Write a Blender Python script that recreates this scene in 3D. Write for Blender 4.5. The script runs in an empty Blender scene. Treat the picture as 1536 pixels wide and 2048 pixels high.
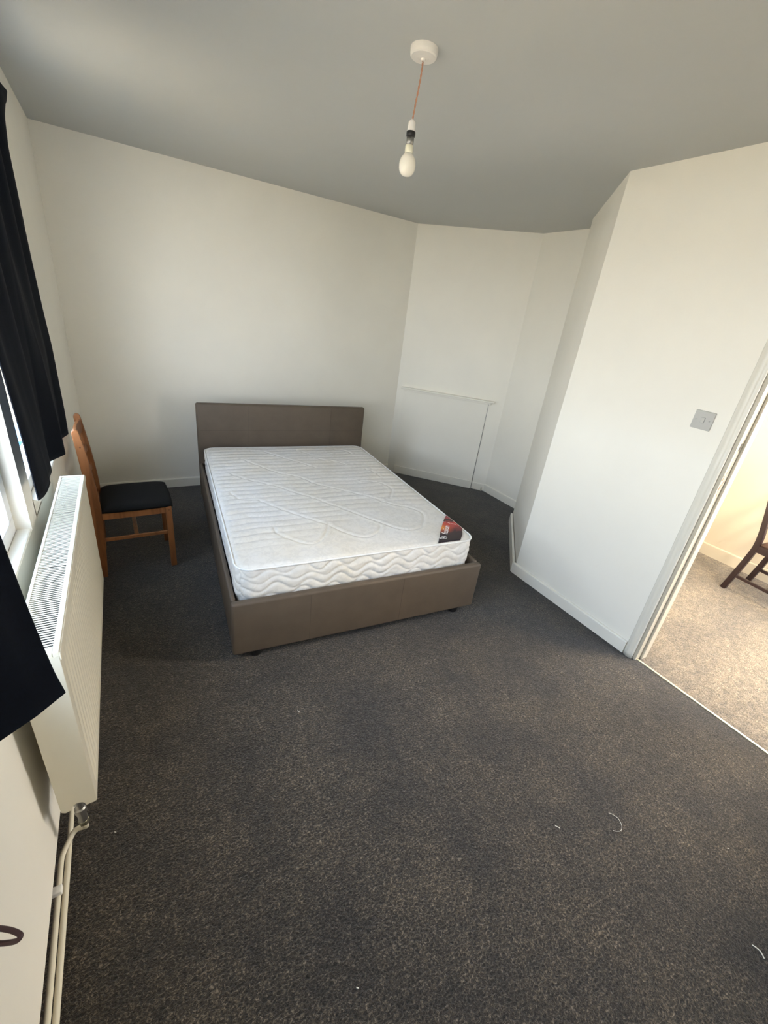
import bpy, bmesh, math, random
import numpy as np
from mathutils import Vector, Matrix

random.seed(4)
rng = np.random.default_rng(4)
R = math.radians
SC = bpy.context.scene
COL = SC.collection

# ------------------------------------------------------------------ camera
H = 1.6526
cam = bpy.data.cameras.new('camera')
cam.sensor_fit = 'VERTICAL'
cam.sensor_height = 36.0
cam.lens = 846.66 * 36.0 / 2048.0
cam.clip_start = 0.02
cam.clip_end = 300
co = bpy.data.objects.new('camera', cam)
COL.objects.link(co)
_r = Vector((0.8634, -0.49055, 0.11795)); _u = Vector((0.11389, 0.41724, 0.90163)); _f = Vector((0.4915, 0.76503, -0.41611))
co.matrix_world = Matrix(((_r.x, _u.x, -_f.x, 0), (_r.y, _u.y, -_f.y, 0), (_r.z, _u.z, -_f.z, H), (0, 0, 0, 1)))
SC.camera = co

# ------------------------------------------------------------------ light and exposure
SKY = (0.93, 0.94, 0.97)
SKY_STRENGTH = 11.3
SUN_STRENGTH = 30.0
HALL_POWER = 8.0
HALL_SIDE_POWER = 34.0
HALL_ADDED_LAMP_POWER = 165.0
SC.view_settings.view_transform = 'Standard'
SC.view_settings.look = 'None'
SC.view_settings.gamma = 1.0
SC.view_settings.use_curve_mapping = False
SC.view_settings.exposure = 0.62

w = bpy.data.worlds.new('sky'); SC.world = w
w.use_nodes = True
nt = w.node_tree
bg = nt.nodes['Background']
# hazy clear sky: pale and bright near the horizon, deeper and dimmer towards the zenith
wc = nt.nodes.new('ShaderNodeTexCoord'); ws = nt.nodes.new('ShaderNodeSeparateXYZ'); wr = nt.nodes.new('ShaderNodeValToRGB')
nt.links.new(wc.outputs['Generated'], ws.inputs[0]); nt.links.new(ws.outputs['Z'], wr.inputs[0]); nt.links.new(wr.outputs[0], bg.inputs[0])
we = wr.color_ramp.elements
we[0].position, we[0].color = 0.0, (*SKY, 1)
we[1].position, we[1].color = 1.0, (0.20, 0.29, 0.42, 1)
wm = we.new(0.45); wm.color = (0.54, 0.66, 0.88, 1)
bg.inputs[1].default_value = SKY_STRENGTH

def light(name, kind, loc, direction, energy, color=(1, 1, 1), size=None, size_y=None):
    L = bpy.data.lights.new(name, kind)
    L.energy = energy; L.color = color
    if kind == 'AREA':
        L.shape = 'RECTANGLE'; L.size = size; L.size_y = size_y
    o = bpy.data.objects.new(name, L)
    COL.objects.link(o)
    o.location = loc
    o.rotation_euler = Vector(direction).to_track_quat('-Z', 'Y').to_euler()
    return o

sun = light('sun', 'SUN', (6, 0, 9), (-0.50, -0.45, -0.75), SUN_STRENGTH, (1.0, 0.86, 0.66))
sun.data.angle = R(1.0)
# portals: they only guide the sky light through the window openings
for nm, y0, y1, x, z0, z1, d in (('near_window_portal', -0.37, 1.7, -0.47, 0.84, 2.26, (1, 0, 0)), ('far_window_portal', 1.8, 2.97, -0.47, 0.84, 2.26, (1, 0, 0))):
    p = light(nm, 'AREA', (x, (y0 + y1) / 2, (z0 + z1) / 2), d, 1.0, size=z1 - z0, size_y=y1 - y0)
    p.rotation_euler = (0, R(-90), 0)
    p.data.cycles.is_portal = True
# area lamps added at unseen openings of the next room, in place of daylight
hl = light('next_room_fill', 'AREA', (3.55, -1.38, 1.35), (0.0, 1, -0.18), HALL_POWER, (1.0, 0.90, 0.72), 1.5, 1.5)
hl2 = light('next_room_side_fill', 'AREA', (4.44, -0.05, 1.65), (-1, 0.05, -0.35), HALL_SIDE_POWER, (1.0, 0.86, 0.66), 1.1, 1.1)

# ------------------------------------------------------------------ materials
def mat(name, base, rough=0.6, spec=0.5, metal=0.0):
    m = bpy.data.materials.new(name); m.use_nodes = True
    b = m.node_tree.nodes['Principled BSDF']
    b.inputs['Base Color'].default_value = (*base, 1)
    b.inputs['Roughness'].default_value = rough
    b.inputs['Metallic'].default_value = metal
    b.inputs['Specular IOR Level'].default_value = spec
    return m

class NT:
    def __init__(s, m):
        s.m = m; s.t = m.node_tree; s.b = s.t.nodes['Principled BSDF']
        s.co = s.t.nodes.new('ShaderNodeTexCoord')
    def n(s, kind, **kw):
        x = s.t.nodes.new(kind)
        for k, v in kw.items():
            if k in x.inputs: x.inputs[k].default_value = v
            else: setattr(x, k, v)
        return x
    def l(s, a, b): s.t.links.new(a, b)
    def noise(s, scale, detail=3, rough=0.55, stretch=None, distortion=0.0):
        n = s.n('ShaderNodeTexNoise'); n.inputs['Scale'].default_value = scale; n.inputs['Detail'].default_value = detail
        n.inputs['Roughness'].default_value = rough; n.inputs['Distortion'].default_value = distortion
        if stretch:
            mp = s.n('ShaderNodeMapping'); mp.inputs['Scale'].default_value = stretch
            s.l(s.co.outputs['Object'], mp.inputs['Vector']); s.l(mp.outputs[0], n.inputs['Vector'])
        else: s.l(s.co.outputs['Object'], n.inputs['Vector'])
        return n.outputs['Fac']
    def ramp(s, fac, stops):
        r = s.n('ShaderNodeValToRGB'); e = r.color_ramp.elements
        e[0].position, e[0].color = stops[0][0], (*stops[0][1], 1)
        e[1].position, e[1].color = stops[-1][0], (*stops[-1][1], 1)
        for p, c in stops[1:-1]:
            q = e.new(p); q.color = (*c, 1)
        s.l(fac, r.inputs[0]); return r.outputs[0]
    def mix(s, a, b, fac, mode='MIX'):
        x = s.n('ShaderNodeMix'); x.data_type = 'RGBA'; x.blend_type = mode
        for k, v in ((6, a), (7, b), (0, fac)):
            if hasattr(v, 'links') or hasattr(v, 'is_linked'): s.l(v, x.inputs[k])
            else: x.inputs[k].default_value = (*v, 1) if isinstance(v, tuple) else v
        return x.outputs[2]
    def col(s, c): s.l(c, s.b.inputs['Base Color'])
    def bump(s, h, strength, dist):
        x = s.n('ShaderNodeBump'); x.inputs['Strength'].default_value = strength; x.inputs['Distance'].default_value = dist
        s.l(h, x.inputs['Height'])
        if s.b.inputs['Normal'].is_linked:
            s.l(s.b.inputs['Normal'].links[0].from_socket, x.inputs['Normal'])
        s.l(x.outputs[0], s.b.inputs['Normal'])

def tint(c, k): return tuple(min(1, x * k) for x in c)

def paint(name, c, rough=0.6, amt=0.05, bump=0.25):
    m = mat(name, c, rough, 0.35); n = NT(m)
    n.col(n.ramp(n.noise(1.3, 4, 0.6), [(0.3, tint(c, 1 - amt)), (0.7, tint(c, 1 + amt * 0.6))]))
    n.bump(n.noise(7, 2), bump, 0.004)
    n.bump(n.noise(130, 2), bump * 0.6, 0.0006)
    return m

M = {}
M['wall'] = paint('cream wall paint', (0.88, 0.84, 0.74), 0.55, 0.035, 0.3)
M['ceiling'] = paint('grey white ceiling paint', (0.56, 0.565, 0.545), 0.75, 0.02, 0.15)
M['gloss'] = paint('white gloss paint', (0.86, 0.82, 0.72), 0.3, 0.03, 0.35)
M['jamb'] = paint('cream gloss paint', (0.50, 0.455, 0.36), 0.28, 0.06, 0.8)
M['architrave'] = paint('off white gloss paint', (0.76, 0.72, 0.62), 0.22, 0.05, 0.9)
M['hallwall'] = paint('warm cream paint', (0.60, 0.535, 0.42), 0.6, 0.02, 0.2)
M['upvc'] = paint('white window plastic', (0.85, 0.86, 0.87), 0.35, 0.01, 0.05)
M['radiator'] = paint('cream radiator enamel', (0.70, 0.65, 0.52), 0.35, 0.02, 0.08)
M['pipe'] = paint('painted pipe', (0.72, 0.67, 0.54), 0.35, 0.05, 0.5)
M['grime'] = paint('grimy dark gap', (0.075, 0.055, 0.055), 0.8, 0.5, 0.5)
M['brass'] = mat('tarnished brass', (0.38, 0.36, 0.26), 0.35, 0.5, 0.9)
M['steel'] = mat('grey steel', (0.35, 0.34, 0.32), 0.35, 0.5, 0.9)
M['alu'] = mat('pale metal strip', (0.86, 0.79, 0.55), 0.32, 0.6, 0.75)
M['black'] = mat('black plastic', (0.012, 0.011, 0.011), 0.4)
M['dark'] = mat('dark interior', (0.03, 0.028, 0.026), 0.8)
M['chip'] = mat('bare brown wood', (0.22, 0.12, 0.06), 0.8)
M['white_plastic'] = mat('white plastic', (0.80, 0.79, 0.75), 0.35)
M['rose'] = paint('off white painted plastic', (0.84, 0.80, 0.74), 0.5, 0.03, 0.3)
M['switch'] = mat('switch plastic', (0.46, 0.45, 0.41), 0.35)
M['cord'] = mat('pinkish brown flex', (0.50, 0.25, 0.16), 0.6)
M['opal'] = mat('opal glass', (0.86, 0.81, 0.70), 0.18)
M['opal'].node_tree.nodes['Principled BSDF'].inputs['Subsurface Weight'].default_value = 0.3
M['opal'].node_tree.nodes['Principled BSDF'].inputs['Subsurface Radius'].default_value = (0.02, 0.02, 0.02)
M['bulbbase'] = mat('cream bulb base', (0.84, 0.80, 0.62), 0.35)
M['thread'] = mat('white thread', (0.8, 0.78, 0.7), 0.7)

def carpet(name, dark, mid, light_, fleck, big=0.35):
    m = mat(name, mid, 0.95, 0.1); n = NT(m)
    fine = n.noise(1.0, 3, 0.7, (120, 165, 120), 0.8)
    c = n.ramp(fine, [(0.33, dark), (0.48, mid), (0.58, light_), (0.68, fleck)])
    med = n.noise(26, 3, 0.6)
    c = n.mix(c, n.ramp(med, [(0.35, (0.62, 0.62, 0.62)), (0.65, (1.25, 1.22, 1.18))]), 0.8, 'MULTIPLY')
    lg = n.noise(3.2, 4, 0.55)
    c = n.mix(c, n.ramp(lg, [(0.36, (0.55, 0.53, 0.55)), (0.63, (1.27, 1.21, 1.12))]), big, 'MULTIPLY')
    n.col(c)
    n.bump(fine, 0.9, 0.006); n.bump(med, 0.5, 0.008)
    n.b.inputs['Sheen Weight'].default_value = 0.25
    n.b.inputs['Sheen Roughness'].default_value = 0.6
    return m
M['carpet'] = carpet('dark grey brown carpet', (0.0042, 0.0034, 0.0025), (0.0225, 0.0182, 0.0135), (0.068, 0.0565, 0.0425), (0.19, 0.165, 0.132), 1.0)
M['hallcarpet'] = carpet('beige carpet', (0.055, 0.044, 0.031), (0.145, 0.120, 0.088), (0.235, 0.198, 0.15), (0.36, 0.31, 0.24), 0.5)

def leather(name, c):
    m = mat(name, c, 0.5, 0.4); n = NT(m)
    n.col(n.ramp(n.noise(9, 4), [(0.3, tint(c, 0.9)), (0.7, tint(c, 1.08))]))
    v = n.n('ShaderNodeTexVoronoi'); v.inputs['Scale'].default_value = 650; n.l(n.co.outputs['Object'], v.inputs['Vector'])
    n.bump(v.outputs['Distance'], 0.25, 0.0006); n.bump(n.noise(14, 2), 0.2, 0.003)
    return m
M['taupe'] = leather('taupe faux leather', (0.108, 0.080, 0.056))

def fabric(name, c, amt=0.1, scale=500, rough=0.9, bump=0.4, sheen=0.0):
    m = mat(name, c, rough, 0.15); n = NT(m)
    n.col(n.ramp(n.noise(scale * 0.5, 3), [(0.3, tint(c, 1 - amt)), (0.7, tint(c, 1 + amt))]))
    n.bump(n.noise(scale, 2), bump, 0.0008)
    n.b.inputs['Sheen Weight'].default_value = sheen
    return m
M['velvet'] = fabric('navy curtain fabric', (0.0018, 0.0034, 0.0075), 0.25, 300, 0.95, 0.3, 0.02)
M['seat'] = fabric('black seat fabric', (0.008, 0.0075, 0.0068), 0.25, 500, 0.9, 0.4, 0.0)
M['brownseat'] = fabric('brown seat fabric', (0.075, 0.045, 0.035), 0.12, 300, 0.7, 0.3)
def damask():
    c = (0.85, 0.82, 0.76)
    m = mat('off white mattress fabric', c, 0.62, 0.25); n = NT(m)
    a = n.ramp(n.noise(2.2, 4, 0.6), [(0.35, (0.74, 0.695, 0.61)), (0.62, (0.77, 0.75, 0.715))])
    n.col(n.mix(a, n.ramp(n.noise(26, 3, 0.6, (1, 1, 1), 1.5), [(0.42, (0.94, 0.94, 0.94)), (0.56, (1.02, 1.02, 1.02))]), 1.0, 'MULTIPLY'))
    n.bump(n.noise(300, 2), 0.3, 0.0008)
    return m
M['mattress'] = damask()
M['piping'] = fabric('white piping tape', (0.84, 0.83, 0.80), 0.04, 300, 0.6, 0.2)

def wood(name, a, b, knots=True, scale=1.0, axis=2, rough=0.45):
    m = mat(name, a, rough, 0.4); n = NT(m)
    st = [18.0 * scale] * 3; st[axis] = 1.6 * scale
    g = n.noise(1.0, 4, 0.6, tuple(st), 1.2)
    n.col(n.ramp(g, [(0.32, b), (0.5, a), (0.7, tint(a, 1.18))]))
    n.bump(g, 0.12, 0.002)
    return m
M['pine'] = wood('orange pine', (0.27, 0.105, 0.036), (0.17, 0.060, 0.018))
M['darkwood'] = wood('dark mahogany wood', (0.026, 0.0145, 0.0145), (0.014, 0.008, 0.008), rough=0.3)
M['knot'] = mat('dark pine knot', (0.16, 0.06, 0.02), 0.5)

gm = bpy.data.materials.new('window glass'); gm.use_nodes = True
gt = gm.node_tree; gt.nodes.clear()
go = gt.nodes.new('ShaderNodeOutputMaterial'); gx = gt.nodes.new('ShaderNodeMixShader')
g1 = gt.nodes.new('ShaderNodeBsdfTransparent'); g2 = gt.nodes.new('ShaderNodeBsdfGlossy'); g2.inputs['Roughness'].default_value = 0.02
g1.inputs[0].default_value = (0.94, 0.96, 0.96, 1)
fr = gt.nodes.new('ShaderNodeFresnel'); fr.inputs[0].default_value = 1.3
gg = gt.nodes.new('ShaderNodeNewGeometry'); gmth = gt.nodes.new('ShaderNodeMath'); gmth.operation = 'SUBTRACT'; gmth.inputs[0].default_value = 1.0
gm2 = gt.nodes.new('ShaderNodeMath'); gm2.operation = 'MULTIPLY'
gt.links.new(gg.outputs['Backfacing'], gmth.inputs[1]); gt.links.new(gmth.outputs[0], gm2.inputs[0]); gt.links.new(fr.outputs[0], gm2.inputs[1])
gt.links.new(gm2.outputs[0], gx.inputs[0]); gt.links.new(g1.outputs[0], gx.inputs[1]); gt.links.new(g2.outputs[0], gx.inputs[2]); gt.links.new(gx.outputs[0], go.inputs[0])
M['glass'] = gm
M['asphalt'] = paint('pale sunlit paving', (0.50, 0.42, 0.31), 0.9, 0.05, 0.2)
M['carblue'] = mat('light blue car paint', (0.03, 0.12, 0.26), 0.3)
M['carglass'] = mat('dark car glass', (0.02, 0.03, 0.04), 0.08)
M['tyre'] = mat('black rubber', (0.02, 0.02, 0.02), 0.8)

# ------------------------------------------------------------------ mesh helpers
def finish(bm, name, m, parent=None, smooth=False, bevel=0.0, seg=2):
    me = bpy.data.meshes.new(name)
    bmesh.ops.recalc_face_normals(bm, faces=bm.faces)
    bm.to_mesh(me); bm.free()
    o = bpy.data.objects.new(name, me); COL.objects.link(o)
    me.materials.append(m)
    if smooth: me.shade_smooth() if hasattr(me, 'shade_smooth') else None
    if bevel:
        b = o.modifiers.new('bevel', 'BEVEL'); b.width = bevel; b.segments = seg; b.limit_method = 'ANGLE'; b.angle_limit = R(40)
        b.harden_normals = False
    if parent: o.parent = parent
    return o

def box(bm, x0, x1, y0, y1, z0, z1, mtx=None):
    vs = [bm.verts.new(Vector(p)) for p in ((x0, y0, z0), (x1, y0, z0), (x1, y1, z0), (x0, y1, z0), (x0, y0, z1), (x1, y0, z1), (x1, y1, z1), (x0, y1, z1))]
    if mtx is not None:
        for v in vs: v.co = mtx @ v.co
    for f in ((0, 3, 2, 1), (4, 5, 6, 7), (0, 1, 5, 4), (1, 2, 6, 5), (2, 3, 7, 6), (3, 0, 4, 7)): bm.faces.new([vs[i] for i in f])
    return vs

def boxo(name, m, a, parent=None, bevel=0.0, seg=2, mtx=None):
    bm = bmesh.new(); box(bm, *a, mtx=mtx); return finish(bm, name, m, parent, bevel=bevel, seg=seg)

def prism(bm, pts, a, b, ax='z'):
    """extrude a 2D outline between a and b along an axis"""
    def P(p, h):
        return {'z': (p[0], p[1], h), 'y': (p[0], h, p[1]), 'x': (h, p[0], p[1])}[ax]
    lo = [bm.verts.new(P(p, a)) for p in pts]; hi = [bm.verts.new(P(p, b)) for p in pts]
    bm.faces.new(lo); bm.faces.new(hi)
    n = len(pts)
    for i in range(n): bm.faces.new((lo[i], lo[(i + 1) % n], hi[(i + 1) % n], hi[i]))

def lathe(bm, prof, c=(0, 0, 0), n=32, axis='z', mtx=None):
    rings = []
    for r, h in prof:
        ring = []
        for i in range(n):
            a = 2 * math.pi * i / n
            p = Vector((r * math.cos(a), r * math.sin(a), h))
            if axis == 'x': p = Vector((p.z, p.x, p.y))
            if axis == 'y': p = Vector((p.x, p.z, p.y))
            p += Vector(c)
            if mtx is not None: p = mtx @ p
            ring.append(bm.verts.new(p))
        rings.append(ring)
    for a, b in zip(rings, rings[1:]):
        for i in range(n): bm.faces.new((a[i], a[(i + 1) % n], b[(i + 1) % n], b[i]))
    bm.faces.new(rings[0]); bm.faces.new(rings[-1])

def smooth_path(pts, sub=6):
    P_ = [Vector(p) for p in pts]; out = []
    for i in range(len(P_) - 1):
        p0 = P_[max(i - 1, 0)]; p1 = P_[i]; p2 = P_[i + 1]; p3 = P_[min(i + 2, len(P_) - 1)]
        for k in range(sub):
            t = k / sub
            out.append(0.5 * ((2 * p1) + (-p0 + p2) * t + (2 * p0 - 5 * p1 + 4 * p2 - p3) * t * t + (-p0 + 3 * p1 - 3 * p2 + p3) * t ** 3))
    out.append(P_[-1]); return out

def fillet(pts, rad, sub=6):
    P_ = [Vector(p) for p in pts]; out = [P_[0]]
    for a, b, c in zip(P_, P_[1:], P_[2:]):
        d1 = (a - b); d2 = (c - b); r = min(rad, d1.length * 0.49, d2.length * 0.49)
        s = b + d1.normalized() * r; e = b + d2.normalized() * r
        for k in range(sub + 1):
            t = k / sub; out.append(s * (1 - t) ** 2 + b * 2 * t * (1 - t) + e * t * t)
    out.append(P_[-1]); return out

def tube(bm, pts, r, n=12):
    pts = [Vector(p) for p in pts]
    t0 = (pts[1] - pts[0]).normalized()
    up = Vector((0, 0, 1)) if abs(t0.z) < 0.9 else Vector((1, 0, 0))
    nrm = t0.cross(up).normalized(); rings = []
    for i, p in enumerate(pts):
        t = (pts[min(i + 1, len(pts) - 1)] - pts[max(i - 1, 0)]).normalized()
        nrm = (nrm - t * nrm.dot(t)).normalized(); b = t.cross(nrm)
        rr = r(i / (len(pts) - 1)) if callable(r) else r
        rings.append([bm.verts.new(p + (nrm * math.cos(2 * math.pi * k / n) + b * math.sin(2 * math.pi * k / n)) * rr) for k in range(n)])
    for a, b in zip(rings, rings[1:]):
        for k in range(n): bm.faces.new((a[k], a[(k + 1) % n], b[(k + 1) % n], b[k]))
    bm.faces.new(rings[0]); bm.faces.new(rings[-1])

def tubeo(name, m, pts, r, parent=None, n=12):
    bm = bmesh.new(); tube(bm, pts, r, n); return finish(bm, name, m, parent, smooth=True)

def npmesh(name, m, V, F, parent=None, smooth=True):
    me = bpy.data.meshes.new(name)
    V = np.asarray(V, dtype=np.float32); F = np.asarray(F, dtype=np.int32)
    me.vertices.add(len(V)); me.vertices.foreach_set('co', V.ravel())
    me.loops.add(F.size); me.loops.foreach_set('vertex_index', F.ravel())
    me.polygons.add(len(F)); me.polygons.foreach_set('loop_start', np.arange(0, F.size, F.shape[1], dtype=np.int32))
    me.update(calc_edges=True); me.validate()
    if smooth: me.shade_smooth()
    o = bpy.data.objects.new(name, me); COL.objects.link(o); me.materials.append(m)
    if parent: o.parent = parent
    return o

def grid_faces(nu, nv):
    i, j = np.meshgrid(np.arange(nu - 1), np.arange(nv - 1), indexing='ij')
    a = (i * nv + j).ravel()
    return np.stack([a, a + nv, a + nv + 1, a + 1], 1)

def tag(o, label, cat, group=None, kind=None):
    o['label'] = label; o['category'] = cat
    if group: o['group'] = group
    if kind: o['kind'] = kind
    return o
def structure(o, label, cat): return tag(o, label, cat, kind='structure')
def part(o, label): o['label'] = label; return o
def empty(name, loc=(0, 0, 0), rz=0.0):
    o = bpy.data.objects.new(name, None); COL.objects.link(o); o.empty_display_size = 0.1
    o.location = loc; o.rotation_euler = (0, 0, rz); return o

def wallbox(name, A, B, out, z0, z1, thick, m, label, holes=(), ext0=0.0, ext1=0.0, wedge=None):
    """wall from A to B (interior face), thickness towards `out`; holes are (s0, s1, z0, z1)"""
    A = Vector((*A, 0)); B = Vector((*B, 0)); t = (B - A).normalized(); L = (B - A).length
    n = Vector((*out, 0)).normalized()
    n = (n - t * n.dot(t)).normalized()
    mtx = Matrix(((t.x, n.x, 0, A.x), (t.y, n.y, 0, A.y), (0, 0, 1, 0), (0, 0, 0, 1)))
    bm = bmesh.new(); s = -ext0
    for a, b, h0, h1 in sorted(holes):
        box(bm, s, a, 0, thick, z0, z1, mtx)
        if h0 > z0: box(bm, a, b, 0, thick, z0, h0, mtx)
        if h1 < z1: box(bm, a, b, 0, thick, h1, z1, mtx)
        s = b
    box(bm, s, L + ext1, 0, thick, z0, z1, mtx)
    if wedge:
        prism_pts = wedge
        lo = [bm.verts.new(mtx @ Vector((p[0], 0.0, p[1]))) for p in prism_pts]; hi = [bm.verts.new(mtx @ Vector((p[0], 0.06, p[1]))) for p in prism_pts]
        bm.faces.new(lo); bm.faces.new(hi)
        for i in range(3): bm.faces.new((lo[i], lo[(i + 1) % 3], hi[(i + 1) % 3], hi[i]))
    return structure(finish(bm, name, m), label, 'wall')

def skirt(name, A, B, inward, label, h=0.082, th=0.015, m=None, z0=0.0):
    A = Vector((*A, 0)); B = Vector((*B, 0)); t = (B - A).normalized(); L = (B - A).length
    n = Vector((*inward, 0)); n = (n - t * n.dot(t)).normalized()
    mtx = Matrix(((t.x, n.x, 0, A.x), (t.y, n.y, 0, A.y), (0, 0, 1, 0), (0, 0, 0, 1)))
    prof = [(0, z0), (th, z0), (th, h - 0.008), (th - 0.003, h - 0.002), (th - 0.008, h), (0, h)]
    bm = bmesh.new()
    lo = [bm.verts.new(mtx @ Vector((0, p[0], p[1]))) for p in prof]; hi = [bm.verts.new(mtx @ Vector((L, p[0], p[1]))) for p in prof]
    bm.faces.new(lo); bm.faces.new(hi)
    for i in range(len(prof)): bm.faces.new((lo[i], lo[(i + 1) % 6], hi[(i + 1) % 6], hi[i]))
    return structure(finish(bm, name, m or M['gloss']), label, 'skirting board')

# ------------------------------------------------------------------ room shell
C = 2.491
XL = -0.338; YB = 4.064; XR = 2.404; Y1 = 1.805
Q = (3.13, 2.55); P2 = (3.40, 2.60); P3 = (3.378, 3.234); P4 = (2.575, 4.069); YF = -1.5
WT = 0.16

bm = bmesh.new()
prism(bm, [(XL - 0.1, YF - 0.02), (XR + 0.016, YF - 0.02), (XR + 0.016, Y1), (Q[0] + 0.05, Q[1]), (3.45, 2.55), (3.45, 3.3), (2.6, 4.12), (XL - 0.1, 4.12)], -0.06, 0.0)
structure(finish(bm, 'floor', M['carpet']), 'dark grey brown carpet covering the bedroom floor', 'floor')
bm = bmesh.new(); box(bm, XR + 0.03, 4.75, YF - 0.02, 1.75, -0.06, 0.001)
structure(finish(bm, 'floor', M['hallcarpet']), 'sunlit beige carpet of the next room beyond the doorway', 'floor')
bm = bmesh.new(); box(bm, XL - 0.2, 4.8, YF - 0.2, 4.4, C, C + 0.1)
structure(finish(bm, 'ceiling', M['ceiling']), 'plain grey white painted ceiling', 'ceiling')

# window wall, openings given as distance from A (A is the near end)
yA = YF
wallbox('wall_left', (XL, yA), (XL, YB), (-1, 0), 0.10, C, WT, M['wall'], 'cream wall with the two windows, curtains and radiator',
        holes=[(-0.35 - yA, 1.694 - yA, 0.845, 2.25), (1.81 - yA, 2.96 - yA, 0.845, 2.25)], ext1=0.15,
        wedge=[(1.80 - yA, 0.912), (1.80 - yA, 0.84), (1.95 - yA, 0.84)])
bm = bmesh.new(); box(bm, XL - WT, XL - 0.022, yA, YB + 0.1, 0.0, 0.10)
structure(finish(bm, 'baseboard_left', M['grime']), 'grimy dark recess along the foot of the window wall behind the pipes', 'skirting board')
wallbox('wall_back', (XL, YB), P4, (0, 1), 0, C, 0.15, M['wall'], 'long cream wall behind the bed headboard')
wallbox('wall_corner', P4, P3, (1, 1), 0, C, 0.15, M['wall'], 'angled cream wall with the boarded panel and narrow shelf', ext0=0.05, ext1=0.05)
wallbox('wall_alcove', P3, (3.378, 2.52), (1, 0), 0, C, 0.12, M['wall'], 'short pale wall at the right end of the alcove', ext0=0.02)
bm = bmesh.new(); prism(bm, [(XR, Y1), Q, (3.42, 2.58), (3.42, 2.48), (3.17, 2.44), (XR + 0.14, 1.70), (XR, 1.70)], 0, C)
structure(finish(bm, 'wall_diagonal', M['wall']), 'narrow angled pale wall beside the protruding corner', 'wall')
wallbox('wall_right', (XR, YF), (XR, Y1 - 0.105), (1, 0), 0, C, 0.14, M['wall'], 'pale wall with the light switch and doorway', holes=[(0.0 - YF, 0.837 - YF, 0.0, 2.03)])
wallbox('wall_front', (XL - 0.2, YF), (XR + 0.1, YF), (0, -1), 0, C, 0.12, M['wall'], 'cream wall behind the viewpoint')
# next room
wallbox('wall_next_room_end', (4.50, YF), (4.50, 1.7), (1, 0), 0, C, 0.12, M['hallwall'], 'bright cream wall of the next room seen through the doorway', holes=[(0.9, 2.0, 1.10, 2.20)])  # hole is an added, unseen opening for the side area lamp
wallbox('wall_next_room_back', (XR + 0.14, 1.62), (4.6, 1.62), (0, 1), 0, C, 0.06, M['hallwall'], 'cream back wall of the next room beside the doorway')
wallbox('wall_next_room_front', (XR + 0.1, YF), (4.6, YF), (0, -1), 0, C, 0.12, M['hallwall'], 'cream wall of the next room out of view, with an added opening', holes=[(0.3, 1.8, 0.6, 2.1)])  # opening added out of view to hold the area lamp
skirt('baseboard_next_room', (4.50, 1.62), (4.50, -1.4), (-1, 0), 'cream skirting board of the next room behind the dark chair', h=0.11, m=M['hallwall'])

# skirting boards
skirt('baseboard_back', (XL, YB), (P4[0], YB + 0.004), (0, -1), 'cream skirting board along the wall behind the bed and pine chair')
skirt('baseboard_alcove', (3.378, P3[1]), (3.378, 2.56), (-1, 0), 'pale skirting board in the alcove at the far right of the floor')
skirt('baseboard_diagonal', (XR + 0.0, Y1 + 0.012), (Q[0] - 0.04, Q[1] - 0.03), (-0.7, 0.7), 'skirting board wrapping round the protruding corner', th=0.018)
skirt('baseboard_right', (XR, Y1 + 0.015), (XR, 0.893), (-1, 0), 'white skirting board between the protruding corner and the doorway')
tcp = (Vector((*P3, 0)) - Vector((*P4, 0))).normalized(); A4 = Vector((*P4, 0))
def onc(s): p = A4 + tcp * s; return (p.x, p.y)
skirt('baseboard_corner', onc(1.012), onc(1.1575), (-1, -1), 'short piece of skirting right of the boarded panel', h=0.078)
ninw = Vector((-tcp.y, tcp.x, 0)) * -1
if ninw.dot(Vector((-1, -1, 0))) < 0: ninw = -ninw
cm = Matrix(((tcp.x, ninw.x, 0, A4.x), (tcp.y, ninw.y, 0, A4.y), (0, 0, 1, 0), (0, 0, 0, 1)))

# boarded-up panel with shelf
bp = empty('boarded_panel', (*onc(0.55), 0))
tag(bp, 'white boarded panel under a narrow shelf on the angled wall', 'panel')
inv = Matrix.Translation(-Vector((*onc(0.55), 0)))
def cpart(name, a, m, bevel=0.0): return boxo(name, m, a, bp, bevel=bevel, mtx=inv @ cm)
cpart('board', (0.088, 1.004, -0.002, 0.012, 0.0, 0.955), M['wall'], 0.0015)
cpart('shelf', (0.055, 1.065, -0.002, 0.055, 0.971, 0.989), M['gloss'], 0.005)
cpart('shelf_support', (0.078, 1.03, -0.002, 0.026, 0.950, 0.971), M['gloss'], 0.003)
bm = bmesh.new(); box(bm, 0.09, 1.006, 0.012, 0.026, 0.0, 0.088, inv @ cm); finish(bm, 'skirting', M['gloss'], bp, bevel=0.004)
cpart('joint', (1.003, 1.010, -0.002, 0.005, 0.0, 0.955), M['steel'])
st = tag(tubeo('pipe_stub', M['pipe'], [(*onc(1.122), 0.0), (*onc(1.122), 0.045)], 0.006), 'tiny pipe stub rising from the carpet beside the boarded panel', 'pipe')
st.location = ninw * 0.03

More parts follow.
